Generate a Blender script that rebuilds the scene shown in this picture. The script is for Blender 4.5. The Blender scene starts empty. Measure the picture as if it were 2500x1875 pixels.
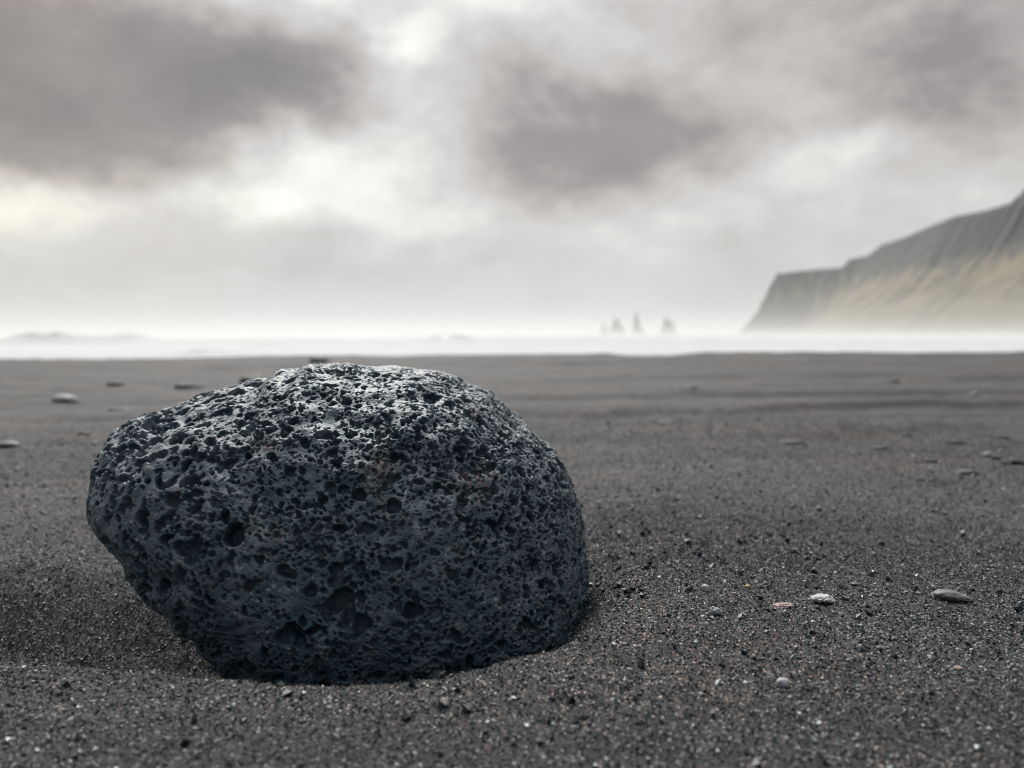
import bpy, math, random
import numpy as np
from mathutils import Vector, Euler, Matrix

# ------------------------------------------------------------------ camera
scn = bpy.context.scene
COL = scn.collection
EYE = 0.20
PITCH, ROLL = 3.40, 0.32
cd = bpy.data.cameras.new("camera")
cam = bpy.data.objects.new("camera", cd)
COL.objects.link(cam)
cd.sensor_width = 36.0
cd.lens = 28.0
cd.clip_start = 0.01
cd.clip_end = 60000
cd.dof.use_dof = True
cd.dof.focus_distance = 0.50
cd.dof.aperture_fstop = 6.3
cam.matrix_world = (Matrix.Translation((0, 0, EYE))
                    @ Euler((math.radians(90 - PITCH), 0, 0)).to_matrix().to_4x4()
                    @ Matrix.Rotation(math.radians(-ROLL), 4, 'Z'))
scn.camera = cam

scn.view_settings.view_transform = 'Standard'
scn.view_settings.look = 'None'
scn.view_settings.exposure = 0.0
scn.view_settings.gamma = 1.0
scn.cycles.use_denoising = True
scn.cycles.volume_bounces = 1
scn.cycles.filter_width = 1.1
scn.cycles.max_bounces = 6
scn.cycles.diffuse_bounces = 3
scn.cycles.glossy_bounces = 2
scn.cycles.volume_step_rate = 1.0
scn.cycles.volume_max_steps = 96

# ------------------------------------------------------------------ node helper
class NT:
    def __init__(s, tree):
        s.t = tree
        s.n = tree.nodes
        s.l = tree.links
    def node(s, typ, **kw):
        nd = s.n.new(typ)
        for k, v in kw.items():
            setattr(nd, k, v)
        return nd
    def put(s, sock, v):
        if isinstance(v, bpy.types.NodeSocket):
            s.l.new(v, sock)
        elif v is not None:
            sock.default_value = v
    def m(s, op, a, b=None, c=None, clamp=False):
        nd = s.node('ShaderNodeMath', operation=op)
        nd.use_clamp = clamp
        for i, v in enumerate((a, b, c)):
            s.put(nd.inputs[i], v)
        return nd.outputs[0]
    def vm(s, op, a, b=None, scale=None):
        nd = s.node('ShaderNodeVectorMath', operation=op)
        s.put(nd.inputs[0], a)
        if b is not None:
            s.put(nd.inputs[1], b)
        if scale is not None:
            s.put(nd.inputs['Scale'], scale)
        return nd.outputs['Value'] if op in ('DOT_PRODUCT', 'LENGTH', 'DISTANCE') else nd.outputs[0]
    def noise(s, vec, scale, detail=4, rough=0.5, out='Fac', dist=0.0):
        nd = s.node('ShaderNodeTexNoise')
        s.put(nd.inputs['Vector'], vec)
        nd.inputs['Scale'].default_value = scale
        nd.inputs['Detail'].default_value = detail
        nd.inputs['Roughness'].default_value = rough
        nd.inputs['Distortion'].default_value = dist
        return nd.outputs[out]
    def vor(s, vec, scale, feature='F1', out='Distance'):
        nd = s.node('ShaderNodeTexVoronoi', feature=feature)
        s.put(nd.inputs['Vector'], vec)
        nd.inputs['Scale'].default_value = scale
        return nd.outputs[out]
    def ramp(s, fac, stops, interp='LINEAR'):
        nd = s.node('ShaderNodeValToRGB')
        cr = nd.color_ramp
        cr.interpolation = interp
        while len(cr.elements) < len(stops):
            cr.elements.new(0.5)
        for e, (p, c) in zip(cr.elements, stops):
            e.position = p
            e.color = (*c, 1) if len(c) == 3 else c
        s.put(nd.inputs[0], fac)
        return nd.outputs[0]
    def mix(s, fac, a, b, blend='MIX'):
        nd = s.node('ShaderNodeMix', data_type='RGBA', blend_type=blend)
        s.put(nd.inputs[0], fac)
        for sock, v in ((nd.inputs[6], a), (nd.inputs[7], b)):
            if isinstance(v, tuple) and len(v) == 3:
                v = (*v, 1)
            s.put(sock, v)
        return nd.outputs[2]
    def rng(s, v, a, b, c=0.0, d=1.0, smooth=False):
        nd = s.node('ShaderNodeMapRange')
        nd.interpolation_type = 'SMOOTHSTEP' if smooth else 'LINEAR'
        s.put(nd.inputs[0], v)
        for i, x in enumerate((a, b, c, d)):
            nd.inputs[i + 1].default_value = x
        return nd.outputs[0]
    def xyz(s, v):
        nd = s.node('ShaderNodeSeparateXYZ')
        s.put(nd.inputs[0], v)
        return nd.outputs
    def comb(s, x, y, z):
        nd = s.node('ShaderNodeCombineXYZ')
        for i, v in enumerate((x, y, z)):
            s.put(nd.inputs[i], v)
        return nd.outputs[0]
    def bump(s, h, strength, dist, normal=None):
        nd = s.node('ShaderNodeBump')
        nd.inputs['Strength'].default_value = strength
        nd.inputs['Distance'].default_value = dist
        s.put(nd.inputs['Height'], h)
        if normal is not None:
            s.put(nd.inputs['Normal'], normal)
        return nd.outputs[0]

# ------------------------------------------------------------------ sky: broken overcast
SUN_EL, SUN_AZ = 45.0, -13.0      # azimuth from +Y towards +X
world = bpy.data.worlds.new("World")
scn.world = world
world.use_nodes = True
W = NT(world.node_tree)
W.n.clear()
wout = W.node('ShaderNodeOutputWorld')
bg = W.node('ShaderNodeBackground')
W.l.new(bg.outputs[0], wout.inputs[0])
geo = W.node('ShaderNodeTexCoord')
d = W.xyz(geo.outputs['Generated'])
az = W.m('MULTIPLY', W.m('ARCTAN2', d[0], d[1]), 57.2958)
el = W.m('MULTIPLY', W.m('ARCSINE', d[2]), 57.2958)
# cloud-layer coordinates for the noise: flatter towards the horizon
nv = W.comb(d[0], d[1], W.m('MULTIPLY', d[2], 1.5))
warp = W.vm('SUBTRACT', W.noise(nv, 4.6, 8, 0.62, 'Color'), (0.5, 0.5, 0.5))
warp = W.vm('MULTIPLY', warp, (13.0, 8.5, 0.0))
fade = W.rng(el, -1.0, 9.0, 0.15, 1.0)
pos = W.vm('ADD', W.comb(az, el, 0.0), W.vm('SCALE', warp, scale=fade))
# clouds: (azimuth, elevation, width, height in degrees, amount)
CLOUDS = [
    (-34, 21, 7, 9, -0.27), (-30, 13, 8, 3.6, -0.17), (-23, 17, 6, 5, -0.12), (-34, 14, 5, 3, -0.06),
    (-18.5, 17.8, 6.5, 3.6, -0.28), (-14.0, 17.0, 4.0, 3, -0.12), (-19, 14, 7, 3, -0.12),
    (-21, 24, 7, 3, 0.22), (-12.5, 26, 4.5, 2.6, 0.34), (-12, 23.6, 2.2, 1.6, 0.28), (-6.5, 22.5, 3.0, 1.2, -0.10),
    (-0.5, 22.8, 5.5, 2.0, 0.30), (-8.4, 19.0, 2.2, 1.6, 0.35), (-6.0, 20.5, 2.0, 2.0, 0.15),
    (-15.5, 12.6, 3.6, 2.0, 0.26), (-17.3, 9.4, 3.0, 1.7, 0.27), (-11.0, 10.8, 5.5, 2.2, 0.24), (-5.0, 8.0, 5.5, 1.8, 0.22),
    (-35, 7.4, 6.5, 1.8, 0.34), (-28, 8.6, 4, 1.3, 0.08), (-24, 9.6, 6, 1.5, 0.10),
    (-33.5, 10.8, 3.5, 1.3, -0.09), (-14, 7.6, 3.8, 1.1, -0.10), (-19, 5.5, 8, 2, -0.03),
    (2.0, 17.5, 5.5, 4, -0.12), (1.5, 13.0, 5.5, 3.0, -0.13), (7.0, 12.6, 6.5, 2.8, -0.19), (2, 9.4, 3.5, 1.6, -0.13),
    (12, 13.8, 6, 3, -0.12), (18, 20, 9, 6, -0.08), (29, 18, 9, 8, -0.16), (34, 24, 6, 6, -0.07), (9, 24, 5, 3, -0.02),
    (22.2, 11.5, 3.6, 1.5, 0.22), (16, 9.5, 6, 1.4, 0.12), (8, 7.2, 4, 1.3, 0.02), (27, 14, 5, 2, -0.05),
]
val = W.rng(el, 0.0, 8.0, 0.46, 0.60)
val = W.m('ADD', val, W.rng(el, -0.5, 1.8, 0.08, 0.0))
for (ca, ce, sa, se, am) in CLOUDS:
    q = W.vm('MULTIPLY', W.vm('SUBTRACT', pos, (ca, ce, 0)), (1 / sa, 1 / se, 0))
    g = W.m('EXPONENT', W.m('MULTIPLY', W.vm('DOT_PRODUCT', q, q), -1.0))
    val = W.m('MULTIPLY_ADD', g, (am * 1.0 if am > 0 else am * 1.35), val)
fb = W.m('SUBTRACT', W.noise(nv, 5.5, 9, 0.62, 'Fac', 0.25), 0.5)
val = W.m('MULTIPLY_ADD', W.m('MULTIPLY', fb, fade), 0.62, val)
fb2 = W.m('SUBTRACT', W.noise(nv, 13, 6, 0.6, 'Fac', 0.6), 0.5)
val = W.m('MULTIPLY_ADD', W.m('MULTIPLY', fb2, fade), 0.34, val)
# unseen sky overhead and behind: brightened near the sun, dimmed low behind, to light the boulder
far = W.rng(el, 27, 45, 0.0, 1.0, True)
n2 = W.m('SUBTRACT', W.noise(nv, 1.9, 6, 0.55), 0.5)
val = W.m('MULTIPLY_ADD', W.m('MULTIPLY', far, n2), 0.8, val)
sund = (math.sin(math.radians(SUN_AZ)) * math.cos(math.radians(SUN_EL)),
        math.cos(math.radians(SUN_AZ)) * math.cos(math.radians(SUN_EL)), math.sin(math.radians(SUN_EL)))
cs = W.m('MAXIMUM', W.vm('DOT_PRODUCT', geo.outputs['Generated'], sund), 0.0)
val = W.m('ADD', val, W.m('MULTIPLY', W.m('POWER', cs, 9.0), W.m('MULTIPLY', far, 6.5)))
back = W.rng(d[1], 0.45, -0.4, 0.0, 1.0, True)
val = W.m('MULTIPLY', val, W.m('SUBTRACT', 1.0, W.m('MULTIPLY', back, W.rng(el, 25, 75, 0.95, -0.3))))
cool = W.ramp(W.noise(nv, 1.7, 3, 0.5), [(0.35, (1.05, 1.0, 0.945)), (0.65, (1.0, 0.995, 1.005))])
tone = W.ramp(val, [(0.0, (0.185, 0.170, 0.178)), (0.25, (0.272, 0.248, 0.250)), (0.45, (0.490, 0.462, 0.445)),
                    (0.62, (0.635, 0.635, 0.635)), (0.80, (0.84, 0.86, 0.81)), (1.0, (1.0, 1.0, 0.97))])
over = W.m('MAXIMUM', W.m('SUBTRACT', val, 1.0), 0.0)
tone = W.mix(1.0, tone, W.comb(over, over, over), 'ADD')
tone = W.mix(1.0, tone, cool, 'MULTIPLY')
tone = W.mix(W.m('MULTIPLY', back, 0.8), tone, W.mix(1.0, tone, (0.64, 0.96, 1.18), 'MULTIPLY'))  # teal added to the unseen sky behind, to colour the shaded fronts
lowcool = W.rng(el, 9, 2.5, 0.0, 0.7, True)
tone = W.mix(lowcool, tone, W.mix(1.0, tone, (0.925, 0.985, 1.06), 'MULTIPLY'))
wl = W.m('MULTIPLY', W.rng(az, -12, -33, 0.0, 1.0, True), W.rng(el, 24, 8, 0.0, 1.0, True))
tone = W.mix(wl, tone, W.mix(1.0, tone, (1.03, 1.0, 0.94), 'MULTIPLY'))
sky = W.node('ShaderNodeTexSky', sky_type='NISHITA')
sky.sun_disc = False
sky.sun_elevation = math.radians(SUN_EL)
sky.sun_rotation = math.radians(SUN_AZ)
skyc = W.vm('SCALE', sky.outputs[0], scale=0.12)
hq = W.vm('MULTIPLY', W.vm('SUBTRACT', pos, (-12.0, 28.0, 0)), (1 / 2.6, 1 / 1.5, 0))
hole = W.m('EXPONENT', W.m('MULTIPLY', W.vm('DOT_PRODUCT', hq, hq), -1.0))
hole = W.m('MULTIPLY', hole, 0.55)
W.l.new(W.mix(hole, tone, skyc), bg.inputs[0])
bg.inputs[1].default_value = 1.0
world.cycles.sampling_method = 'MANUAL'
world.cycles.sample_map_resolution = 512

sl = bpy.data.lights.new("sun", 'SUN')
sl.energy = 2.3
sl.angle = math.radians(10)
sl.color = (1.0, 0.965, 0.92)
sun = bpy.data.objects.new("sun", sl)
COL.objects.link(sun)
sun.rotation_euler = Vector(sund).to_track_quat('Z', 'Y').to_euler()

# ------------------------------------------------------------------ helpers
def tag(o, label=None, cat=None, group=None, kind=None):
    if label: o['label'] = label
    if cat: o['category'] = cat
    if group: o['group'] = group
    if kind: o['kind'] = kind
    return o

def mesh_np(name, verts, faces, mat=None, smooth=True, attrs=None):
    me = bpy.data.meshes.new(name)
    V = np.ascontiguousarray(verts, dtype=np.float32)
    F = np.ascontiguousarray(faces, dtype=np.int32)
    k = F.shape[1]
    me.vertices.add(len(V))
    me.vertices.foreach_set('co', V.ravel())
    me.loops.add(F.size)
    me.loops.foreach_set('vertex_index', F.ravel())
    me.polygons.add(len(F))
    me.polygons.foreach_set('loop_start', np.arange(0, F.size, k, dtype=np.int32))
    me.polygons.foreach_set('use_smooth', np.full(len(F), smooth, dtype=bool))
    me.update(calc_edges=True)
    for nm, (typ, data) in (attrs or {}).items():
        a = me.attributes.new(nm, typ, 'POINT')
        a.data.foreach_set('value' if typ == 'FLOAT' else 'color', np.ascontiguousarray(data, dtype=np.float32).ravel())
    if mat: me.materials.append(mat)
    o = bpy.data.objects.new(name, me)
    COL.objects.link(o)
    return o

def _hash(ix, iy, iz, seed):
    n = (ix.astype(np.uint32) * np.uint32(374761393) + iy.astype(np.uint32) * np.uint32(668265263)
         + iz.astype(np.uint32) * np.uint32(2147483647) + np.uint32((seed * 1274126177) & 0xffffffff))
    n = (n ^ (n >> np.uint32(13))) * np.uint32(1274126177)
    n = (n ^ (n >> np.uint32(16))) * np.uint32(2246822519)
    n = n ^ (n >> np.uint32(15))
    return n.astype(np.float64) / 4294967295.0

def vnoise(P, seed=0):
    """value noise in -1..1"""
    I = np.floor(P).astype(np.int64)
    f = P - I
    u = f * f * f * (f * (f * 6 - 15) + 10)
    r = 0.0
    for dx in (0, 1):
        wx = u[:, 0] if dx else 1 - u[:, 0]
        for dy in (0, 1):
            wy = u[:, 1] if dy else 1 - u[:, 1]
            for dz in (0, 1):
                wz = u[:, 2] if dz else 1 - u[:, 2]
                r = r + wx * wy * wz * _hash(I[:, 0] + dx, I[:, 1] + dy, I[:, 2] + dz, seed)
    return r * 2 - 1

def fbm(P, octaves=4, seed=0, gain=0.5, lac=2.03):
    a, r, Q = 1.0, 0.0, np.asarray(P, dtype=np.float64)
    for k in range(octaves):
        r = r + a * vnoise(Q, seed + k * 17)
        a *= gain
        Q = Q * lac + 11.3
    return r

def carve(P, Nn, kd, centres, radii, depths, power, seed, dep, ptan):
    """cut one gas-bubble pit per centre, keeping the deepest value at every vertex"""
    g = np.random.default_rng(seed)
    for c, R, dpt in zip(centres, radii, depths):
        hit = kd.find_range(P[c], R * 1.45)
        if len(hit) < 3: continue
        ix = np.fromiter((h[1] for h in hit), dtype=np.int64, count=len(hit))
        v = P[ix] - P[c]
        n = Nn[c]
        v = v - np.outer(v @ n, n)
        a = g.normal(size=3); a -= n * (a @ n); a /= np.linalg.norm(a) + 1e-9
        b = np.cross(n, a)
        e = 0.72 + 0.28 * g.random()
        u, w = v @ a, v @ b
        th = np.arctan2(w, u)
        k = 1 + 0.13 * np.sin(2 * th + 6.28 * g.random()) + 0.09 * np.sin(3 * th + 6.28 * g.random())
        t = np.hypot(u * e, w / e) / (R * k)
        f = np.clip(1 - t ** power, 0, 1) * dpt
        better = f > dep[ix]
        dep[ix[better]] = f[better]

def sstep(x, a, b):
    t = np.clip((x - a) / (b - a), 0, 1)
    return t * t * (3 - 2 * t)

def new_mat(name):
    m = bpy.data.materials.new(name)
    m.use_nodes = True
    n = NT(m.node_tree)
    b = m.node_tree.nodes['Principled BSDF']
    return m, n, b

# ------------------------------------------------------------------ sand surface
LX, LY = -0.09, 0.380        # nearest point of the sand lip that hides the foot of the boulder
def lip_y(x):
    d = x - LX
    return LY + np.where(d < 0, 0.19 * (np.sqrt(d * d + 0.0004) - 0.02), 3.0 * np.minimum(d * d, 0.03))

def ground(x, y):
    x = np.asarray(x, dtype=np.float64); y = np.asarray(y, dtype=np.float64)
    P = np.stack([x, y, np.zeros_like(x)], 1)
    z = 0.007 * fbm(P * (0.9, 2.4, 1), 3, 5) * sstep(y, 0.8, 3.0)
    z += 0.0040 * fbm(P * 9, 3, 9) * sstep(y, 0.30, 0.9)
    z += 0.0012 * fbm(P * 45, 3, 21)
    # low terraces running along the shore
    wav = fbm(P * (0.7, 0.25, 1), 3, 31)
    for yt, h, w, xc in ((1.55, 0.006, 0.05, 0.6), (1.95, 0.012, 0.05, 0.7), (2.55, 0.012, 0.07, 1.2), (3.5, 0.012, 0.12, 1.8), (5.2, 0.015, 0.2, 0.0), (7.0, 0.015, 0.3, 3)):
        yy = y - yt - 0.16 * yt * wav - 0.03 * (x - xc)
        env = np.exp(-((x - xc) / (0.9 * yt)) ** 2)
        z += 1.7 * h * env * (sstep(yy, -w, w * 0.4) * (1 - sstep(yy, w * 2, w * 8)))
    # the scoured hollow round the left and front of the boulder
    ly = lip_y(x) + 0.0015 * vnoise(P * 50, 3)
    side = sstep(x, -0.75, -0.36) * (1 - sstep(x, 0.0, 0.08))
    w = 0.14 + 0.26 * sstep(x, -0.02, 0.16) + 0.2 * (1 - sstep(x, -0.8, -0.4))
    t = np.clip((y - ly) / w, 0, 1)
    soft = sstep(x, 0.02, 0.14)
    t = t * (1 - soft) + sstep(t, 0, 1) * soft
    hollow = 0.058 * side
    z += 0.030 - (0.030 + hollow) * (1 - (1 - t) ** 1.7)
    z += hollow * sstep(y, 0.55, 0.68)
    z += 0.0025 * np.exp(-((y - 0.70 - 0.05 * x) / 0.012) ** 2) * side
    # sand banked against the right flank
    rr = np.sqrt(((x - 0.01) / 0.13) ** 2 + ((y - 0.57) / 0.12) ** 2)
    z += 0.014 * np.exp(-rr ** 2) * sstep(x, -0.05, 0.05)
    # lumpy disturbed sand to the right of the boulder
    lump = np.exp(-(((x - 0.13) / 0.13) ** 2 + ((y - 0.68) / 0.13) ** 2))
    z += (0.006 * np.abs(fbm(P * 75, 2, 41)) + 0.006 * fbm(P * 25, 2, 43)) * lump
    z += 0.003 * np.abs(fbm(P * 60, 2, 45)) * np.clip(fbm(P * 5, 2, 46), 0, 1)
    # crest of the berm, then the foreshore falls away to the sea
    cy = 7.5 + 0.35 * fbm(P * (0.25, 0, 1), 2, 55)
    z += 0.012 * np.exp(-((y - cy) / 0.5) ** 2)
    z -= 0.11 * np.maximum(y - cy, 0)
    return z

def ground_pt(x, y):
    return float(ground(np.array([x]), np.array([y]))[0])

# grid of rings, fine in front of the camera
th = np.concatenate([np.linspace(-180, -56, 60)[:-1], np.linspace(-56, 56, 620), np.linspace(56, 180, 60)[1:]])
th = np.radians(th)
rr = np.concatenate([[0.02, 0.08, 0.16], np.exp(np.arange(math.log(0.24), math.log(90.0), 0.0042 * 1.0))])
T, R = np.meshgrid(th, rr)
gx, gy = (R * np.sin(T)).ravel(), (R * np.cos(T)).ravel()
gz = ground(gx, gy)
nr, nt = len(rr), len(th)
idx = np.arange(nr * nt).reshape(nr, nt)
gf = np.stack([idx[:-1, :-1], idx[:-1, 1:], idx[1:, 1:], idx[1:, :-1]], -1).reshape(-1, 4)[:, ::-1]

m_sand, N, B = new_mat("black_volcanic_sand")
tc = N.node('ShaderNodeTexCoord').outputs['Object']
cellc = N.vor(tc, 1000, out='Color')
cs_ = N.xyz(cellc)
graincol = N.ramp(cs_[0], [(0.0, (0.008, 0.013, 0.017)), (0.45, (0.025, 0.031, 0.035)), (0.78, (0.055, 0.056, 0.057)),
                           (0.90, (0.15, 0.115, 0.10)), (0.965, (0.32, 0.28, 0.25)), (1.0, (0.75, 0.72, 0.66))])
patch = N.noise(N.vm('MULTIPLY', tc, (1.0, 2.2, 1.0)), 1.6, 6, 0.6)
tint = N.ramp(patch, [(0.38, (0.88, 0.98, 1.07)), (0.62, (1.28, 1.06, 1.02))])
graincol = N.mix(1.0, graincol, tint, 'MULTIPLY')
band_shade = N.noise(N.vm('MULTIPLY', tc, (0.5, 3.0, 1.0)), 2.2, 5, 0.6)
# lit and shaded bands of the terraces put into the sand colour
graincol = N.mix(1.0, graincol, N.ramp(band_shade, [(0.38, (0.66, 0.69, 0.72)), (0.62, (1.46, 1.42, 1.38))]), 'MULTIPLY')
dist = N.vm('LENGTH', tc)
dry = N.rng(dist, 0.6, 3.0, 0.58, 0.60, True)
graincol = N.vm('SCALE', graincol, scale=dry)
N.put(B.inputs['Base Color'], graincol)
B.inputs['Roughness'].default_value = 0.75
B.inputs['Specular IOR Level'].default_value = 0.35
hgt = N.m('SUBTRACT', 1.0, N.vor(tc, 1000))
b1 = N.bump(hgt, 0.9, 0.0007)
b2 = N.bump(N.noise(tc, 260, 4, 0.6), 0.7, 0.0018, b1)
b3 = N.bump(N.noise(tc, 38, 3, 0.6), 0.5, 0.006, b2)
N.put(B.inputs['Normal'], b3)

beach = mesh_np("beach", np.stack([gx, gy, gz], 1), gf, m_sand)
tag(beach, kind='structure', label='black volcanic sand beach rising to a low straight crest')

# ------------------------------------------------------------------ loose sand grains
rng = np.random.default_rng(7)
def make_grains(n, seed, r0, r1, size0, size1, half=46, pale=0.02, fadeout=0.0, clump=False):
    g = np.random.default_rng(seed)
    rad = np.sqrt(g.uniform(r0 * r0, r1 * r1, n))
    an = np.radians(g.uniform(-half, half, n))
    if clump:
        px, py = rad * np.sin(an), rad * np.cos(an)
        cl = np.exp(-(((px - 0.16) / 0.15) ** 2 + ((py - 0.72) / 0.17) ** 2)) + 0.07 + 0.25 * np.clip(fbm(np.stack([px * 4, py * 4, 0 * px], 1), 3, 62) - 0.25, 0, 1)
        sub = g.random(n) < cl * (0.35 + np.clip(fbm(np.stack([px * 28, py * 28, 0 * px], 1), 2, 63), 0, 1) * 2)
        rad, an = rad[sub], an[sub]; n = len(rad)
    keep = g.random(n) > sstep(rad, r1 * 0.6, r1) * fadeout
    rad, an = rad[keep], an[keep]; n = len(rad)
    x, y = rad * np.sin(an), rad * np.cos(an)
    z = ground(x, y)
    s = size0 + (size1 - size0) * g.random(n) ** 2.5
    octa = np.array([[1, 0, 0], [-1, 0, 0], [0, 1, 0], [0, -1, 0], [0, 0, 1], [0, 0, -1]], float)
    V = octa[None] * (0.7 + 0.6 * g.random((n, 6, 1))) + g.normal(0, 0.22, (n, 6, 3))
    q = g.normal(size=(n, 4)); q /= np.linalg.norm(q, axis=1)[:, None]
    w_, a, b, c = q.T
    Rm = np.stack([1 - 2 * (b * b + c * c), 2 * (a * b - c * w_), 2 * (a * c + b * w_),
                   2 * (a * b + c * w_), 1 - 2 * (a * a + c * c), 2 * (b * c - a * w_),
                   2 * (a * c - b * w_), 2 * (b * c + a * w_), 1 - 2 * (a * a + b * b)], 1).reshape(n, 3, 3)
    V = np.einsum('nij,nkj->nki', Rm, V) * s[:, None, None]
    V += np.stack([x, y, z + s * 0.35], 1)[:, None, :]
    f = np.array([[0, 2, 4], [2, 1, 4], [1, 3, 4], [3, 0, 4], [2, 0, 5], [1, 2, 5], [3, 1, 5], [0, 3, 5]])
    F = (f[None] + 6 * np.arange(n)[:, None, None]).reshape(-1, 3)
    k = g.random(n); br = g.random(n)
    col = np.stack([0.008 + 0.026 * br, 0.014 + 0.029 * br, 0.019 + 0.031 * br], 1)
    def setc(mask, c0, c1):
        col[mask] = np.array(c0) + (np.array(c1) - np.array(c0)) * br[mask][:, None]
    setc((k > 0.70), (0.055, 0.055, 0.053), (0.10, 0.098, 0.095))
    setc((k > 0.88), (0.09, 0.07, 0.062), (0.18, 0.145, 0.13))
    setc((k > 0.92), (0.20, 0.19, 0.18), (0.36, 0.34, 0.31))
    setc((k > 1 - pale), (0.55, 0.52, 0.47), (0.85, 0.82, 0.74))
    wt = sstep(fbm(np.stack([x * 2.2, y * 2.2, 0 * x], 1), 3, 61), -0.5, 0.6)[:, None]
    col = col * (0.42 + 0.26 * wt) * (np.array([0.84, 0.99, 1.10]) + wt * np.array([0.24, 0.06, 0.0]))
    C = np.concatenate([np.repeat(col, 6, 0), np.ones((n * 6, 1))], 1)
    return V.reshape(-1, 3), F, C
V1, F1, C1 = make_grains(380000, 11, 0.26, 1.15, 0.0003, 0.0009, fadeout=1.0)
V2, F2, C2 = make_grains(140000, 12, 0.65, 2.4, 0.0006, 0.0013, half=44, fadeout=1.0)
V3, F3, C3 = make_grains(6500, 13, 0.26, 1.8, 0.0007, 0.0021, pale=0.26)
V5, F5, C5 = make_grains(1500, 15, 0.26, 0.62, 0.0008, 0.0016, pale=0.7)
V3, F3, C3 = np.concatenate([V3, V5]), np.concatenate([F3, F5 + len(V3)]), np.concatenate([C3, C5])
V4, F4, C4 = make_grains(26000, 14, 0.30, 1.9, 0.0010, 0.0034, pale=0.003, half=50, clump=True)
F2 = F2 + len(V1); F3 = F3 + len(V1) + len(V2); F4 = F4 + len(V1) + len(V2) + len(V3)
m_grain, N, B = new_mat("loose_sand_grain")
at = N.node('ShaderNodeAttribute', attribute_name='grain_colour')
N.put(B.inputs['Base Color'], at.outputs['Color'])
B.inputs['Roughness'].default_value = 0.42
B.inputs['Specular IOR Level'].default_value = 0.5
grains = mesh_np("sand_grains", np.concatenate([V1, V2, V3, V4]), np.concatenate([F1, F2, F3, F4]), m_grain, smooth=False,
                 attrs={'grain_colour': ('FLOAT_COLOR', np.concatenate([C1, C2, C3, C4]))})
tag(grains, 'loose coarse grains of black, brown and white sand on the beach', 'sand', kind='stuff')

# ------------------------------------------------------------------ lava boulder
YC = 0.575
CP, SP = math.cos(math.radians(PITCH)), math.sin(math.radians(PITCH))
CR, SR = math.cos(math.radians(ROLL)), math.sin(math.radians(ROLL))
def project(P):
    """metres -> tangent-plane coordinates as seen by the camera (used to size the boulder)"""
    X, Y, Z = P[:, 0], P[:, 1], P[:, 2] - EYE
    fwd = Y * CP - Z * SP
    up = Y * SP + Z * CP
    a, b = X / fwd, up / fwd
    return a * CR - b * SR, a * SR + b * CR
OUT = np.array([(187,1080),(195,1030),(215,975),(250,930),(300,897),(345,880),(400,868),(450,850),(500,835),(560,820),
    (610,806),(640,800),(665,790),(700,785),(750,788),(790,793),(830,794),(900,796),(950,803),(1000,822),(1060,850),
    (1110,893),(1160,935),(1200,975),(1230,1030),(1250,1080),(1262,1150),(1268,1200),(1270,1270),(1265,1340),(1245,1410),
    (1190,1475),(1090,1520),(970,1540),(850,1552),(740,1555),(640,1545),(550,1515),(480,1462),(430,1412),(380,1360),
    (320,1300),(270,1250),(225,1190),(195,1130)], float)
TAN = np.stack([(OUT[:, 0] - 1106) / 1720.0, -(OUT[:, 1] - 829.5) / 1720.0], 1)   # outline of the stone in tangents
C0 = np.array([(740 - 1106) / 1720.0, -(1165 - 829.5) / 1720.0])
ang_o = np.arctan2(TAN[:, 1] - C0[1], TAN[:, 0] - C0[0])
rad_o = np.hypot(TAN[:, 1] - C0[1], TAN[:, 0] - C0[0])
o_ = np.argsort(ang_o)
ang_o, rad_o = ang_o[o_], rad_o[o_]
def target_r(a):
    return np.interp(a, np.concatenate([ang_o - 2 * np.pi, ang_o, ang_o + 2 * np.pi]), np.tile(rad_o, 3))
# centre of the stone in metres at depth YC
zc_t = np.array([C0[0] * CR + C0[1] * SR, -C0[0] * SR + C0[1] * CR])
cx = zc_t[0] * YC
cz = EYE + (zc_t[1] * CP - SP) / (CP + zc_t[1] * SP) * YC

def cube_sphere(n):
    k = np.arange(n + 1)
    a, b = np.meshgrid(k, k, indexing='ij')
    pts, quads, off = [], [], 0
    ii = np.arange((n + 1) ** 2).reshape(n + 1, n + 1)
    q = np.stack([ii[:-1, :-1], ii[1:, :-1], ii[1:, 1:], ii[:-1, 1:]], -1).reshape(-1, 4)
    for ax in range(3):
        for sgn in (0, n):
            p = np.empty((n + 1, n + 1, 3), int)
            p[..., ax] = sgn
            p[..., (ax + 1) % 3] = a
            p[..., (ax + 2) % 3] = b
            pts.append(p.reshape(-1, 3))
            quads.append((q if sgn else q[:, ::-1]) + off)
            off += (n + 1) ** 2
    P = np.concatenate(pts); Q = np.concatenate(quads)
    key = (P[:, 0] * (n + 1) + P[:, 1]) * (n + 1) + P[:, 2]
    _, first, inv = np.unique(key, return_index=True, return_inverse=True)
    P = P[first] / n * 2 - 1
    P = np.tan(P * math.pi / 4)
    return P / np.linalg.norm(P, axis=1)[:, None], inv[Q]

def base_shape(D, tab_a, tab_r):
    aa = np.arctan2(D[:, 2], D[:, 0])
    cph = np.hypot(D[:, 0], D[:, 2])
    Sr = np.interp(aa, tab_a, tab_r, period=2 * np.pi)
    rad = Sr * cph ** 0.80
    sy = np.sign(D[:, 1]) * np.abs(D[:, 1]) ** 0.92
    x = rad * np.cos(aa); z = rad * np.sin(aa)
    y = sy * np.where(D[:, 1] < 0, 0.118, 0.13)
    y = y + 0.26 * z
    Q = np.stack([x, y, z], 1)
    Q = Q * (1 + 0.012 * fbm(D * 2.2 + 4, 2, 71))[:, None]
    return Q + (cx, YC, cz)

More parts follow.
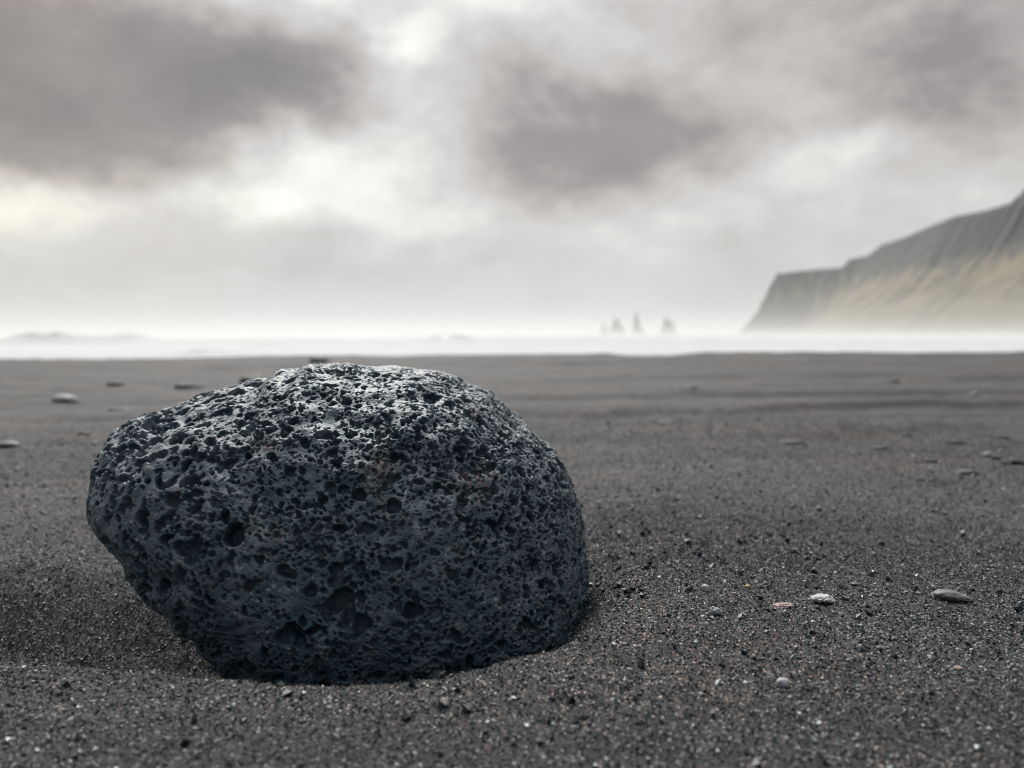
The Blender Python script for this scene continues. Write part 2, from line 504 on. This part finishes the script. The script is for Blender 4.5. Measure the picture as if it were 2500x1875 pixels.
Dc, Qc = cube_sphere(520)
tab_a = np.linspace(-np.pi, np.pi, 361)
tab_r = target_r(tab_a) * YC * 0.97
Ds, _ = cube_sphere(70)
for it in range(7):
    Ps = base_shape(Ds, tab_a, tab_r)
    a, b = project(Ps)
    an, ra = np.arctan2(b - C0[1], a - C0[0]), np.hypot(a - C0[0], b - C0[1])
    bins = np.clip(((an + np.pi) / (2 * np.pi) * 180).astype(int), 0, 179)
    mx = np.zeros(180)
    np.maximum.at(mx, bins, ra)
    bc = (np.arange(180) + 0.5) / 180 * 2 * np.pi - np.pi
    cur = np.interp(tab_a, bc, mx, period=2 * np.pi)
    ratio = np.clip(target_r(tab_a) / cur, 0.88, 1.12)
    kw = np.exp(-np.linspace(-2, 2, 13) ** 2); kw /= kw.sum()
    ratio = np.convolve(np.concatenate([ratio[-7:-1], ratio, ratio[1:7]]), kw, 'valid')
    tab_r = tab_r * ratio ** 0.8
    tab_r[-1] = tab_r[0]

def grid_normals(P, Q):
    n = np.cross(P[Q[:, 2]] - P[Q[:, 0]], P[Q[:, 3]] - P[Q[:, 1]])
    N_ = np.zeros_like(P)
    for k in range(4):
        for c in range(3):
            N_[:, c] += np.bincount(Q[:, k], n[:, c], len(P))
    return N_ / np.maximum(np.linalg.norm(N_, axis=1), 1e-12)[:, None]

P = base_shape(Dc, tab_a, tab_r)
Nn = grid_normals(P, Qc)
L = P - np.array([cx, YC, cz])
# worn hollows between low ridges under the crown
P = P + Nn * (0.0022 * fbm(L * (34, 34, 60), 3, 73) * sstep(L[:, 2], 0.035, 0.07))[:, None]
P = P + Nn * (0.0012 * fbm(L * 75, 2, 74))[:, None]
Nn = grid_normals(P, Qc)
leftness = sstep(-L[:, 0], 0.02, 0.12)
lowness = sstep(-L[:, 2], 0.02, 0.07)
rightness = sstep(L[:, 0], 0.0, 0.10)
seen = sstep(-L[:, 1], -0.06, 0.0) * 0.9 + 0.1
area = np.zeros(len(P))
qa = np.linalg.norm(np.cross(P[Qc[:, 2]] - P[Qc[:, 0]], P[Qc[:, 3]] - P[Qc[:, 1]]), axis=1) / 2
for k in range(4): area += np.bincount(Qc[:, k], qa / 4, len(P))
from mathutils.kdtree import KDTree
Pw = P + 0.00045 * np.stack([vnoise(L * 210, 84), vnoise(L * 210, 85), vnoise(L * 210, 86)], 1) \
    + 0.0002 * np.stack([vnoise(L * 520, 87), vnoise(L * 520, 88), vnoise(L * 520, 89)], 1)
kd = KDTree(len(P))
for i_, p_ in enumerate(Pw.tolist()): kd.insert(p_, i_)
kd.balance()
gr = np.random.default_rng(5)
dep = np.zeros(len(P))
clus = np.clip(0.55 + 0.7 * vnoise(L * 30, 90), 0.05, 2)
def pick(n, weight):
    w = area * weight
    return gr.choice(len(P), n, replace=False, p=w / w.sum())
def layer(n, weight, r0, r1, k, d0, d1, power, seed):
    c = pick(n, weight)
    R = r0 + (r1 - r0) * gr.random(n) ** k
    carve(Pw, Nn, kd, c, R, R * (d0 + (d1 - d0) * gr.random(n)), power, seed, dep, None)
layer(17000, seen * (0.6 + 0.6 * clus) * (1 - 0.75 * leftness), 0.00055, 0.0012, 1.4, 1.3, 2.4, 3.6, 1)
layer(5000, seen * (0.3 + 1.2 * clus) * (1 - 0.35 * leftness), 0.0010, 0.0022, 1.5, 1.4, 2.5, 5.0, 2)
layer(1350, seen * (0.35 + clus * (0.4 + 1.6 * leftness + 0.4 * lowness)), 0.0020, 0.0038, 1.5, 1.5, 2.4, 7.0, 3)
layer(260, seen * (0.12 + 1.5 * leftness + 0.5 * lowness) * (1 - 0.8 * rightness), 0.0036, 0.0060, 1.8, 1.3, 1.9, 7.5, 4)
# the two deep joined cavities low on the front face
for (u, v, R) in ((733, 1300, 0.0100), (752, 1328, 0.0072), (782, 1345, 0.0068), (893, 1322, 0.0068), (640, 1370, 0.007), (615, 1235, 0.006), (505, 1155, 0.0085), (775, 1068, 0.0055)):
    tx, ty = (u - 1106) / 1720.0, -(v - 829.5) / 1720.0
    pa, pb = project(P)
    k_ = (pa - tx) ** 2 + (pb - ty) ** 2 + (P[:, 1] > YC) * 9
    carve(Pw, Nn, kd, [int(np.argmin(k_))], [R * 0.82], [R * 1.7], 5.0, int(u), dep, None)
# extra roughness on the walls and in the pits
rough = 0.00022 * fbm(L * 480, 3, 141, 0.65) + 0.00040 * fbm(L * (130, 130, 190), 2, 151)
wall = np.clip(dep / 0.002, 0, 1)
P = P + Nn * (rough * (0.7 + 1.3 * wall) - dep)[:, None]
pit = np.clip(dep / 0.003, 0, 1)

m_rock, N, B = new_mat("vesicular_basalt")
tc = N.node('ShaderNodeTexCoord').outputs['Object']
n1 = N.noise(tc, 55, 5, 0.6)
n2 = N.noise(tc, 420, 5, 0.65)
colr = N.ramp(n1, [(0.30, (0.024, 0.052, 0.070)), (0.50, (0.062, 0.090, 0.110)), (0.68, (0.160, 0.178, 0.198))])
colr = N.mix(1.0, colr, N.ramp(n2, [(0.3, (0.65, 0.68, 0.72)), (0.7, (1.45, 1.42, 1.38))]), 'MULTIPLY')
# rusty oxidised patches
warp_ = N.vm('ADD', tc, N.vm('SCALE', N.vm('SUBTRACT', N.noise(tc, 60, 4, 0.6, 'Color'), (0.5, 0.5, 0.5)), scale=0.05))
rust = None
RUST = [(824, 985, 22, 55), (840, 1065, 18, 35), (590, 1125, 40, 14), (610, 1155, 20, 10), (560, 965, 40, 18), (1010, 905, 35, 14), (375, 1075, 14, 25), (1010, 1050, 60, 30)]
for i, (u, v, su, sv) in enumerate(RUST):
    tx = ((u - 1106) / 1720.0) * (YC - 0.08); tz = EYE - ((v - 829.5) / 1720.0 + 0.0594) * (YC - 0.08)
    q = N.vm('MULTIPLY', N.vm('SUBTRACT', warp_, (tx, 0, tz)), (3400.0 / su * 1.0, 0.0, 3400.0 / sv))
    g = N.m('EXPONENT', N.m('MULTIPLY', N.vm('DOT_PRODUCT', q, q), -1.0))
    rust = g if rust is None else N.m('MAXIMUM', rust, g)
rn = N.rng(N.noise(tc, 300, 4, 0.6), 0.42, 0.6)
colr = N.mix(N.m('MULTIPLY', rust, rn), colr, (0.22, 0.135, 0.115))
rn2 = N.rng(N.noise(tc, 90, 4, 0.6), 0.60, 0.74)
colr = N.mix(N.m('MULTIPLY', rn2, 0.6), colr, (0.20, 0.145, 0.12))
# pale mineral specks
spk = N.rng(N.xyz(N.vor(tc, 520, out='Color'))[1], 0.94, 0.96)
spk = N.m('MULTIPLY', spk, N.rng(N.noise(tc, 24, 3, 0.6), 0.45, 0.62, 0.15, 1.0))
colr = N.mix(N.m('MULTIPLY', spk, 0.75), colr, (0.42, 0.37, 0.34))
N.put(B.inputs['Base Color'], colr)
N.put(B.inputs['Roughness'], N.rng(n2, 0.3, 0.7, 0.32, 0.56))
B.inputs['Specular IOR Level'].default_value = 0.65
h1 = N.noise(tc, 1500, 4, 0.65)
h2 = N.vor(tc, 900, 'SMOOTH_F1')
bb = N.bump(h1, 0.8, 0.0005)
bb = N.bump(h2, 0.6, 0.0006, bb)
N.put(B.inputs['Normal'], bb)
rock = mesh_np("lava_boulder", P, Qc, m_rock, attrs={'pit': ('FLOAT', pit)})
tag(rock, 'large rounded dark boulder full of gas-bubble holes, half sunk in black sand', 'boulder')

# ------------------------------------------------------------------ pebbles and shell pieces
def pebble_mat(name, c0, c1, scale=160, rough=0.6):
    m, N, B = new_mat(name)
    tc = N.node('ShaderNodeTexCoord').outputs['Object']
    N.put(B.inputs['Base Color'], N.ramp(N.noise(tc, scale, 5, 0.65), [(0.35, c0), (0.65, c1)]))
    B.inputs['Roughness'].default_value = rough
    N.put(B.inputs['Normal'], N.bump(N.noise(tc, scale * 5, 4, 0.6), 0.5, 0.0006))
    return m
M_WHITE = pebble_mat("pale_shell", (0.34, 0.33, 0.33), (0.54, 0.52, 0.52), 300)
M_PALE = pebble_mat("pale_stone", (0.20, 0.19, 0.185), (0.38, 0.36, 0.345), 120)
M_GREY = pebble_mat("grey_stone", (0.085, 0.085, 0.085), (0.20, 0.19, 0.18), 260)
M_DARK = pebble_mat("dark_stone", (0.03, 0.034, 0.037), (0.07, 0.07, 0.07), 120)
M_PINK = pebble_mat("pink_shell", (0.22, 0.14, 0.12), (0.38, 0.27, 0.24), 300)
M_YELL = pebble_mat("yellow_stone", (0.40, 0.34, 0.14), (0.60, 0.52, 0.28), 300)

def shore(u, v):
    """where the line of sight through (u, v), in 2212 px units, meets the sand"""
    tx, tz = (u - 1106) / 1720.0, -(v - 829.5) / 1720.0
    a, b = tx * CR + tz * SR, -tx * SR + tz * CR
    f = Vector((a, CP + b * SP, b * CP - SP))
    s = EYE / -f.z
    for _ in range(12):
        s = (EYE - ground_pt(f.x * s, f.y * s)) / -f.z
    return f.x * s, f.y * s

def pebble(name, u, v, w, h, dpt, mat, label, cat, seed, rz=0.0, tilt=0.0, rough=0.12, sink=0.3, group=None, shape=None, n=20):
    """w, h, dpt in metres"""
    D_, Q_ = cube_sphere(n)
    g = np.random.default_rng(seed)
    r = 1 + rough * fbm(D_ * 1.7 + seed, 3, seed) + rough * 0.35 * fbm(D_ * 6 + seed, 2, seed + 5)
    V = D_ * r[:, None]
    V = np.sign(V) * np.abs(V) ** 0.92
    if shape: V = shape(V)
    V = V * (w / 2, dpt / 2, h / 2)
    o = mesh_np(name, V, Q_, mat)
    x, y = shore(u, v)
    o.location = (x, y, ground_pt(x, y) + h * (0.5 - sink))
    o.rotation_euler = (0, tilt, rz)
    return tag(o, label, cat, group)

def taper_left(V):
    k = 1 - 0.35 * (V[:, 0] * 0.5 + 0.5)
    V = V.copy(); V[:, 2] *= k; V[:, 2] += 0.15 * (1 - V[:, 0] ** 2)
    return V
def shell(V):
    V = V.copy()
    V[:, 2] = np.where(V[:, 2] < 0, V[:, 2] * 0.15, V[:, 2]) - 0.35 * (V[:, 0] ** 2)
    V[:, 2] += 0.10 * np.sin(V[:, 0] * 16)
    return V
def drop(V):
    V = V.copy(); k = 0.62 + 0.38 * np.clip(V[:, 2] + 0.3, -1, 1)
    V[:, 0] *= k
    return V
G = 'small stones and shell pieces lying on the black sand'
pebble("pebble", 1523, 1280, 0.0058, 0.0060, 0.005, M_WHITE, 'round white pebble just right of the boulder, farther of two white bits', 'pebble', 1, sink=0.1, shape=drop, group=G)
pebble("shell_fragment", 1544, 1326, 0.0062, 0.0050, 0.005, M_WHITE, 'white angular shell chip nearest the boulder, below the round white pebble', 'shell', 2, tilt=0.3, rough=0.28, sink=0.15, group=G)
pebble("shell_fragment", 1693, 1312, 0.0105, 0.0030, 0.007, M_PINK, 'pinkish orange broken shell between white chip and white ribbed shell', 'shell', 3, rough=0.45, sink=0.1, shape=shell, group=G)
pebble("shell_fragment", 1776, 1302, 0.0150, 0.0058, 0.010, M_WHITE, 'white domed shell with dark spots, left of the long grey pebble', 'shell', 4, rough=0.22, sink=0.12, shape=shell, group=G)
pebble("pebble", 2058, 1297, 0.0235, 0.0075, 0.012, M_GREY, 'long grey pebble with a pale left end at the right', 'pebble', 5, tilt=0.14, rough=0.10, sink=0.18, shape=taper_left, group=G, rz=-0.1)
pebble("pebble", 2021, 1291, 0.0050, 0.0036, 0.005, M_PALE, 'pale little stone touching the left end of the long grey pebble', 'pebble', 6, sink=0.0, group=G)
pebble("pebble", 1691, 1482, 0.0062, 0.0052, 0.005, M_WHITE, 'single white pebble low on the right in open foreground sand', 'pebble', 7, sink=0.2, group=G)
pebble("pebble", 2070, 1446, 0.0042, 0.0024, 0.004, M_PINK, 'tiny pinkish stone in right foreground sand, below the long grey pebble', 'pebble', 8, group=G)
pebble("pebble", 1615, 1269, 0.0034, 0.0028, 0.003, M_YELL, 'tiny yellowish stone above and left of the white ribbed shell', 'pebble', 9, group=G)
pebble("beach_stone", 141, 868, 0.075, 0.030, 0.055, M_PALE, 'pale rounded stone far back on the left, with dark stone at its foot', 'stone', 10, rough=0.14, sink=0.25, shape=taper_left, group=G)
pebble("beach_stone", 162, 873, 0.030, 0.010, 0.02, M_DARK, 'small dark stone against the right foot of the pale rounded stone', 'stone', 11, sink=0.2, group=G)
pebble("beach_stone", 16, 966, 0.047, 0.0135, 0.03, M_GREY, 'flat grey stone cut by the left edge of the photo', 'stone', 12, rough=0.08, sink=0.15, group=G)
pebble("pebble", 204, 955, 0.010, 0.007, 0.008, M_WHITE, 'small white pebble left of the boulder, right of the flat grey stone', 'pebble', 13, group=G)
pebble("pebble", 1294, 1088, 0.0052, 0.0048, 0.004, M_WHITE, 'tiny white pebble beside the upper right flank of the boulder', 'pebble', 14, group=G)
pebble("beach_stone", 2137, 988, 0.024, 0.013, 0.018, M_GREY, 'grey stone far right among dark scraps on the sand', 'stone', 15, rough=0.18, group=G)
pebble("beach_stone", 2152, 992, 0.018, 0.008, 0.014, M_DARK, 'dark stone against the right side of the grey stone far right', 'stone', 16, rough=0.2, group=G)
pebble("beach_stone", 2105, 855, 0.028, 0.016, 0.022, M_PALE, 'small pale stone far back on the right, near the terrace', 'stone', 17, group=G)
pebble("beach_stone", 1899, 970, 0.024, 0.007, 0.02, M_DARK, 'flat dark lump lying alone, nearer of two dark lumps mid right', 'stone', 18, group=G)  # this lump and the next stand at two dark marks in the sand
pebble("beach_stone", 1706, 956, 0.050, 0.010, 0.03, M_DARK, 'wide dark low lump left of the flat dark lump mid right', 'stone', 19, rough=0.2, sink=0.45, group=G)
pebble("beach_stone", 2010, 998, 0.020, 0.007, 0.015, M_DARK, 'small dark scrap of stone between flat dark lump and grey stone', 'stone', 20, rough=0.25, group=G)
pebble("beach_stone", 2160, 948, 0.030, 0.009, 0.02, M_DARK, 'dark stone behind the grey stone far right', 'stone', 21, rough=0.25, group=G)
pebble("beach_stone", 690, 784, 0.13, 0.05, 0.10, M_DARK, 'dark stone on the beach crest directly behind top of boulder', 'stone', 22, rough=0.2, group=G)
pebble("beach_stone", 548, 826, 0.11, 0.05, 0.09, M_DARK, 'blurred dark stone seen just above the left shoulder of boulder', 'stone', 23, rough=0.2, sink=0.4, group=G)
pebble("beach_stone", 399, 838, 0.075, 0.030, 0.06, M_DARK, 'small dark stone above boulder left slope, right of pair', 'stone', 24, sink=0.35, group=G)
pebble("beach_stone", 250, 836, 0.065, 0.028, 0.05, M_DARK, 'small dark stone behind and right of the pale rounded stone', 'stone', 25, sink=0.35, group=G)
pebble("beach_stone", 260, 886, 0.060, 0.012, 0.04, M_DARK, 'low dark stone in front and right of the pale rounded stone', 'stone', 26, sink=0.4, group=G)
pebble("beach_stone", 1440, 912, 0.040, 0.009, 0.03, M_DARK, 'small dark stone right of boulder, in front of pale sand bands', 'stone', 27, sink=0.4, group=G)

for i_, (u_, v_, w_, h_, lab) in enumerate((
        (2190, 1002, 0.030, 0.010, 'dark scrap of stone cut off by right edge, in front of the grey stone'),
        (2062, 958, 0.026, 0.008, 'dark scrap at the left end of the dark scraps far right'),
        (2090, 1020, 0.034, 0.006, 'flat dark sliver in front of the grey stone far right'),
        (1985, 1036, 0.012, 0.005, 'tiny dark stone nearest the camera among the dark scraps at right'),
        (1960, 942, 0.022, 0.007, 'small dark stone behind and right of the lone flat dark lump'),
        (1930, 826, 0.055, 0.012, 'long dark smear of a stone far back on the right terrace'),
        (428, 838, 0.060, 0.022, 'dark stone right beside another one above the boulder left slope'),
        (182, 938, 0.026, 0.007, 'low dark stone behind the small white pebble left of the boulder'),
        (1475, 853, 0.10, 0.014, 'far dark stone right of the boulder near the beach crest'))):
    pebble("beach_stone", u_, v_, w_, h_, w_ * 0.7, M_DARK, lab, 'stone', 40 + i_, rough=0.28, sink=0.4, group=G, rz=0.4 * (i_ % 3 - 1))

# ------------------------------------------------------------------ sea
SEA = -2.2
sx = np.concatenate([-np.geomspace(60, 30000, 40)[::-1], np.linspace(-58, 58, 60), np.geomspace(60, 30000, 40)])
def sea_grid():
    tt = np.radians(np.linspace(-89, 89, 500))
    r = np.exp(np.linspace(math.log(18), math.log(40000), 520))
    T, R = np.meshgrid(tt, r)
    x, y = (R * np.sin(T)).ravel(), (R * np.cos(T)).ravel()
    P = np.stack([x, y, 0 * x], 1)
    near = 1 - sstep(y, 500, 1600)
    w = fbm(P * (0.004, 0.001, 1), 2, 3)
    z = np.zeros(len(x))
    foam = np.zeros(len(x))
    for (yb, h, xs, seed) in ((95, 0.7, 0, 1), (150, 1.3, -40, 2), (240, 2.6, -120, 3), (380, 2.4, 60, 4), (620, 2.6, -200, 5)):
        yy = (y - yb - 30 * fbm(P * (0.006, 0, 1), 3, seed)) / (0.05 * yb + 3)
        env = np.clip(0.55 + 0.9 * vnoise(P * (1.6 / yb, 0, 1), seed + 50), 0, 1)
        b = np.exp(-yy * yy) * env
        z += h * b * (1 + 0.18 * vnoise(P * (0.15, 0.15, 1), seed + 9))
        foam = np.maximum(foam, b)
    z += 0.15 * fbm(P * 0.05, 3, 8) * near
    # breakers standing up on the left, their faces still dark
    for (xa, xb_, yb, h, th_) in ((-164, -120, 260, 2.3, 7), (-45, -35, 105, 0.9, 3), (-21, -11, 200, 2.0, 5), (-60, -48, 180, 1.4, 5)):
        env = sstep(x, xa - 6, xa + 6) * (1 - sstep(x, xb_ - 6, xb_ + 6))
        yy = (y - yb - 0.6 * vnoise(P * 0.2, 77)) / th_
        b = np.exp(-yy * yy) * env * (1 + 0.25 * vnoise(P * 0.12, 78))
        z += h * b
        foam = foam - 1.5 * b * (yy < 0.1)
    n_r, n_t = len(r), len(tt)
    i = np.arange(n_r * n_t).reshape(n_r, n_t)
    f = np.stack([i[:-1, :-1], i[:-1, 1:], i[1:, 1:], i[1:, :-1]], -1).reshape(-1, 4)[:, ::-1]
    return np.stack([x, y, SEA + z], 1), f, foam
sv, sf, foam = sea_grid()
m_sea, N, B = new_mat("surf_water")
tc = N.node('ShaderNodeTexCoord').outputs['Object']
fa = N.node('ShaderNodeAttribute', attribute_name='foam').outputs['Fac']
fn = N.noise(N.vm('MULTIPLY', tc, (0.4, 1.0, 1.0)), 0.12, 7, 0.65)
yy = N.xyz(tc)[1]
nearsurf = N.rng(yy, 150, 1200, 0.30, 0.0)
fm = N.rng(N.m('ADD', N.m('ADD', fn, N.m('MULTIPLY', fa, 0.25)), nearsurf), 0.52, 0.72, 0.0, 1.0, True)
N.put(B.inputs['Base Color'], N.mix(fm, (0.10, 0.13, 0.14), (0.46, 0.475, 0.475)))
N.put(B.inputs['Roughness'], N.rng(fm, 0, 1, 0.25, 0.9))
N.put(B.inputs['Normal'], N.bump(N.noise(tc, 0.5, 5, 0.6), 0.4, 0.4))
sea = mesh_np("sea", sv, sf, m_sea, attrs={'foam': ('FLOAT', foam)})
tag(sea, 'white foaming surf and sea beyond the beach crest', kind='structure')

# seabed / land sheet far beneath, so nothing is open below the horizon
bv = np.array([(-40000, -40000, -6), (40000, -40000, -6), (40000, 40000, -6), (-40000, 40000, -6)], float)
ug = mesh_np("ground", bv, np.array([[0, 1, 2, 3]]), m_sand)
tag(ug, kind='structure')

# ------------------------------------------------------------------ headland
# skyline of the headland: azimuth tangent, height tangent, distance of the rim
SK = [(0.281, 0.000, 2750), (0.290, 0.010, 2730), (0.307, 0.030, 2700), (0.320, 0.058, 2660), (0.328, 0.0735, 2640), (0.3305, 0.0765, 2620), (0.350, 0.0790, 2550),
      (0.375, 0.0815, 2470), (0.411, 0.0840, 2330), (0.4195, 0.0935, 2290), (0.443, 0.0985, 2200), (0.460, 0.1115, 2120),
      (0.489, 0.121, 2010), (0.514, 0.132, 1920), (0.550, 0.146, 1800), (0.592, 0.154, 1700), (0.617, 0.162, 1660),
      (0.630, 0.172, 1640), (0.643, 0.190, 1620), (0.665, 0.222, 1590), (0.72, 0.245, 1510), (0.80, 0.26, 1410), (0.95, 0.275, 1290),
      (1.15, 0.28, 1150), (1.4, 0.28, 1060), (1.9, 0.27, 960), (2.6, 0.25, 880)]
SK = np.array(SK)
nA, nU = 620, 200
ta = np.interp(np.linspace(0, 1, nA), np.linspace(0, 1, len(SK)), SK[:, 0])
ht = np.interp(ta, SK[:, 0], SK[:, 1]); di = np.interp(ta, SK[:, 0], SK[:, 2])
H = ht * di
A2 = np.stack([ta * 60, 0 * ta, 0 * ta], 1)
H = np.maximum(H + 3.0 * fbm(A2 * 3, 3, 4) * sstep(H, 20, 120), 0)
crest = np.stack([ta * di, di], 1)
# outward direction (towards beach and sea): perpendicular to rim
tg = np.gradient(crest, axis=0); tg /= np.linalg.norm(tg, axis=1)[:, None]
outd = np.stack([tg[:, 1], -tg[:, 0]], 1)
us = np.linspace(0, 1, nU)
prof_u = [0, 0.10, 0.24, 0.38, 0.50, 0.56, 0.60, 0.66, 1.0]          # foot ... rim ... plateau
prof_o = [1.50, 1.10, 0.72, 0.42, 0.15, 0.05, 0.00, -0.35, -2.6]        # outward in units of height
prof_z = [-0.05, 0.14, 0.33, 0.56, 0.84, 0.965, 1.0, 1.0, -0.05]
po, pz = np.interp(us, prof_u, prof_o), np.interp(us, prof_u, prof_z)
UU, II = np.meshgrid(np.arange(nU), np.arange(nA), indexing='ij')
Hh = np.maximum(H[II], 1.0)
face = np.sin(np.clip(us[UU] / 0.60, 0, 1) * np.pi)
flat = np.stack([ta[II].ravel() * 70, us[UU].ravel() * 3.0, 0 * II.ravel()], 1)
gul = fbm(flat * (1.0, 0.5, 1), 5, 17, 0.6).reshape(II.shape)
gul2 = fbm(flat * (2, 3, 1), 4, 23).reshape(II.shape)
for it in range(5):          # keep the skyline at the measured heights while the slopes spread outwards
    Hh = np.maximum(H[II], 1.0)
    off = po[UU] * Hh * 0.75 * (0.12 + 0.88 * sstep(ta[II], 0.35, 0.50)) + gul * (4 + 6 * sstep(us[UU], 0.3, 0.5)) * face * np.clip(Hh / 150, 0, 1)
    hx = crest[II, 0] + outd[II, 0] * off
    hy = crest[II, 1] + outd[II, 1] * off
    hz = SEA + pz[UU] * Hh + 4 * gul2 * face * np.clip(Hh / 150, 0, 1)
    tb = (hx / np.maximum(hy, 50)).ravel(); tv = (hz / np.maximum(hy, 50)).ravel()
    nb = 300
    kb = ((tb - 0.26) / (1.1 - 0.26) * nb).astype(int)
    ok = (kb >= 0) & (kb < nb) & (hy.ravel() > 100)
    mxh = np.full(nb, 1e-3); np.maximum.at(mxh, kb[ok], tv[ok])
    bc_ = 0.26 + (np.arange(nb) + 0.5) / nb * (1.1 - 0.26)
    ratio = np.clip(ht / np.maximum(np.interp(ta, bc_, mxh), 0.004), 0.6, 1.3)
    H = H * np.where(ta < 1.05, ratio, 1.0) ** 0.8
hv = np.stack([hx.ravel(), hy.ravel(), hz.ravel()], 1)
ih = np.arange(nU * nA).reshape(nU, nA)
hf = np.stack([ih[:-1, :-1], ih[:-1, 1:], ih[1:, 1:], ih[1:, :-1]], -1).reshape(-1, 4)
m_head, N, B = new_mat("headland_rock_and_grass")
tcn = N.node('ShaderNodeTexCoord').outputs['Object']
gn = N.node('ShaderNodeNewGeometry').outputs['Normal']
slope = N.xyz(gn)[2]
nn = N.noise(tcn, 0.02, 7, 0.65)
strat = N.noise(N.vm('MULTIPLY', tcn, (0.25, 0.25, 3.0)), 0.03, 5, 0.6)
rockc = N.ramp(strat, [(0.35, (0.018, 0.020, 0.024)), (0.6, (0.045, 0.040, 0.036))])
grass = N.ramp(nn, [(0.35, (0.11, 0.082, 0.045)), (0.65, (0.20, 0.155, 0.09))])
zz = N.xyz(tcn)[2]
gf_ = N.m('ADD', N.m('MULTIPLY', N.m('SUBTRACT', nn, 0.5), 2.2), N.rng(zz, 210, 90, -0.1, 1.0))
gfm = N.rng(gf_, 0.25, 0.75, 0, 1, True)
N.put(B.inputs['Base Color'], N.mix(gfm, rockc, grass))
B.inputs['Roughness'].default_value = 0.95
N.put(B.inputs['Normal'], N.bump(nn, 0.5, 8.0))
head = mesh_np("headland", hv, hf, m_head)
tag(head, 'steep misty headland stepping down to the sea on the right', kind='structure')

# ------------------------------------------------------------------ sea stacks
m_stack = pebble_mat("sea_stack_basalt", (0.02, 0.022, 0.025), (0.05, 0.048, 0.045), 0.08, 0.9)
def stack(x0px, peaks, label, seed):
    """peaks: (offset x m, height m, radius m)"""
    Dk = 2850
    peaks = [(a_ * 1.15, b_ * 1.15, c_ * 1.35, e_) for a_, b_, c_, e_ in peaks]
    xb = (x0px - 1106) / 1720.0 * Dk
    n_t, n_z = 48, 60
    vs, fs, off = [], [], 0
    for (ox, h, r, lean) in peaks:
        t = np.linspace(0, 2 * np.pi, n_t, endpoint=False)
        s = np.linspace(0, 1, n_z)
        T, S_ = np.meshgrid(t, s)
        prof = np.interp(S_, [0, 0.12, 0.35, 0.6, 0.8, 0.93, 1.0], [1.25, 1.0, 0.70, 0.46, 0.30, 0.18, 0.02])
        Pn = np.stack([np.cos(T).ravel() * 1.3 + seed, np.sin(T).ravel() * 1.3, S_.ravel() * 5], 1)
        prof = prof * (1 + 0.30 * fbm(Pn, 4, seed).reshape(T.shape))
        x = ox + r * prof * np.cos(T) + lean * S_
        y = r * prof * np.sin(T) * 0.9
        z = h * S_ - 3
        vs.append(np.stack([x.ravel(), y.ravel(), z.ravel()], 1))
        i = np.arange(n_t * n_z).reshape(n_z, n_t)
        j = np.roll(i, -1, 1)
        fs.append(np.stack([i[:-1], j[:-1], j[1:], i[1:]], -1).reshape(-1, 4) + off)
        off += n_t * n_z
    o = mesh_np("sea_stack", np.concatenate(vs), np.concatenate(fs), m_stack)
    o.location = (xb, Dk, SEA)
    tag(o, label, 'sea stack', 'three basalt sea stacks standing off the headland')
stack(1328, [(-33, 46, 10, -3), (4, 60, 24, 2), (24, 34, 16, 0), (-16, 26, 14, 0)], 'leftmost sea stack with two points, a low and a high one', 3)
stack(1377, [(-2, 78, 13, -2), (12, 30, 14, 0), (-10, 34, 10, 0)], 'thin needle-like sea stack in the middle of the three', 5)
stack(1443, [(-3, 62, 21, -2), (8, 50, 17, 3), (16, 26, 20, 0), (-18, 24, 14, 0)], 'blunt wide sea stack, nearest of the three to the headland', 8)

# ------------------------------------------------------------------ air
def box(name, lo, hi, mat):
    x0, y0, z0 = lo; x1, y1, z1 = hi
    v = [(x0, y0, z0), (x1, y0, z0), (x1, y1, z0), (x0, y1, z0), (x0, y0, z1), (x1, y0, z1), (x1, y1, z1), (x0, y1, z1)]
    f = [(0, 3, 2, 1), (4, 5, 6, 7), (0, 1, 5, 4), (1, 2, 6, 5), (2, 3, 7, 6), (3, 0, 4, 7)]
    return mesh_np(name, np.array(v, float), np.array(f), mat, smooth=False)
m_haze = bpy.data.materials.new("haze_air")
m_haze.use_nodes = True
N = NT(m_haze.node_tree); N.n.clear()
vo = N.node('ShaderNodeOutputMaterial')
pv = N.node('ShaderNodeVolumePrincipled')
pv.inputs['Color'].default_value = (0.76, 0.80, 0.83, 1)
pv.inputs['Density'].default_value = 0.000035
pv.inputs['Anisotropy'].default_value = 0.55
N.l.new(pv.outputs[0], vo.inputs['Volume'])
haze = box("haze", (-45000, -45000, -8), (45000, 45000, 560), m_haze)
tag(haze, kind='stuff', label='thin sea haze in the air over beach and headland')

m_mist = bpy.data.materials.new("sea_spray_air")
m_mist.use_nodes = True
N = NT(m_mist.node_tree); N.n.clear()
vo = N.node('ShaderNodeOutputMaterial')
pv = N.node('ShaderNodeVolumePrincipled')
pv.inputs['Color'].default_value = (0.93, 0.925, 0.895, 1)
pv.inputs['Anisotropy'].default_value = 0.35
tcn = N.node('ShaderNodeTexCoord').outputs['Object']
zz = N.xyz(tcn)[2]
dz = N.m('EXPONENT', N.m('MULTIPLY', zz, -1 / 42.0))
dz2 = N.m('EXPONENT', N.m('MULTIPLY', N.m('MAXIMUM', zz, -2.2), -1 / 5.0))
N.put(pv.inputs['Density'], N.m('ADD', N.m('MULTIPLY', dz, 0.00030), N.m('MULTIPLY', dz2, 0.0009)))
N.l.new(pv.outputs[0], vo.inputs['Volume'])
mist = box("sea_mist", (-5000, 90, -7), (5000, 9000, 300), m_mist)
tag(mist, kind='stuff', label='bank of salt spray lying over the surf and the foot of the headland')
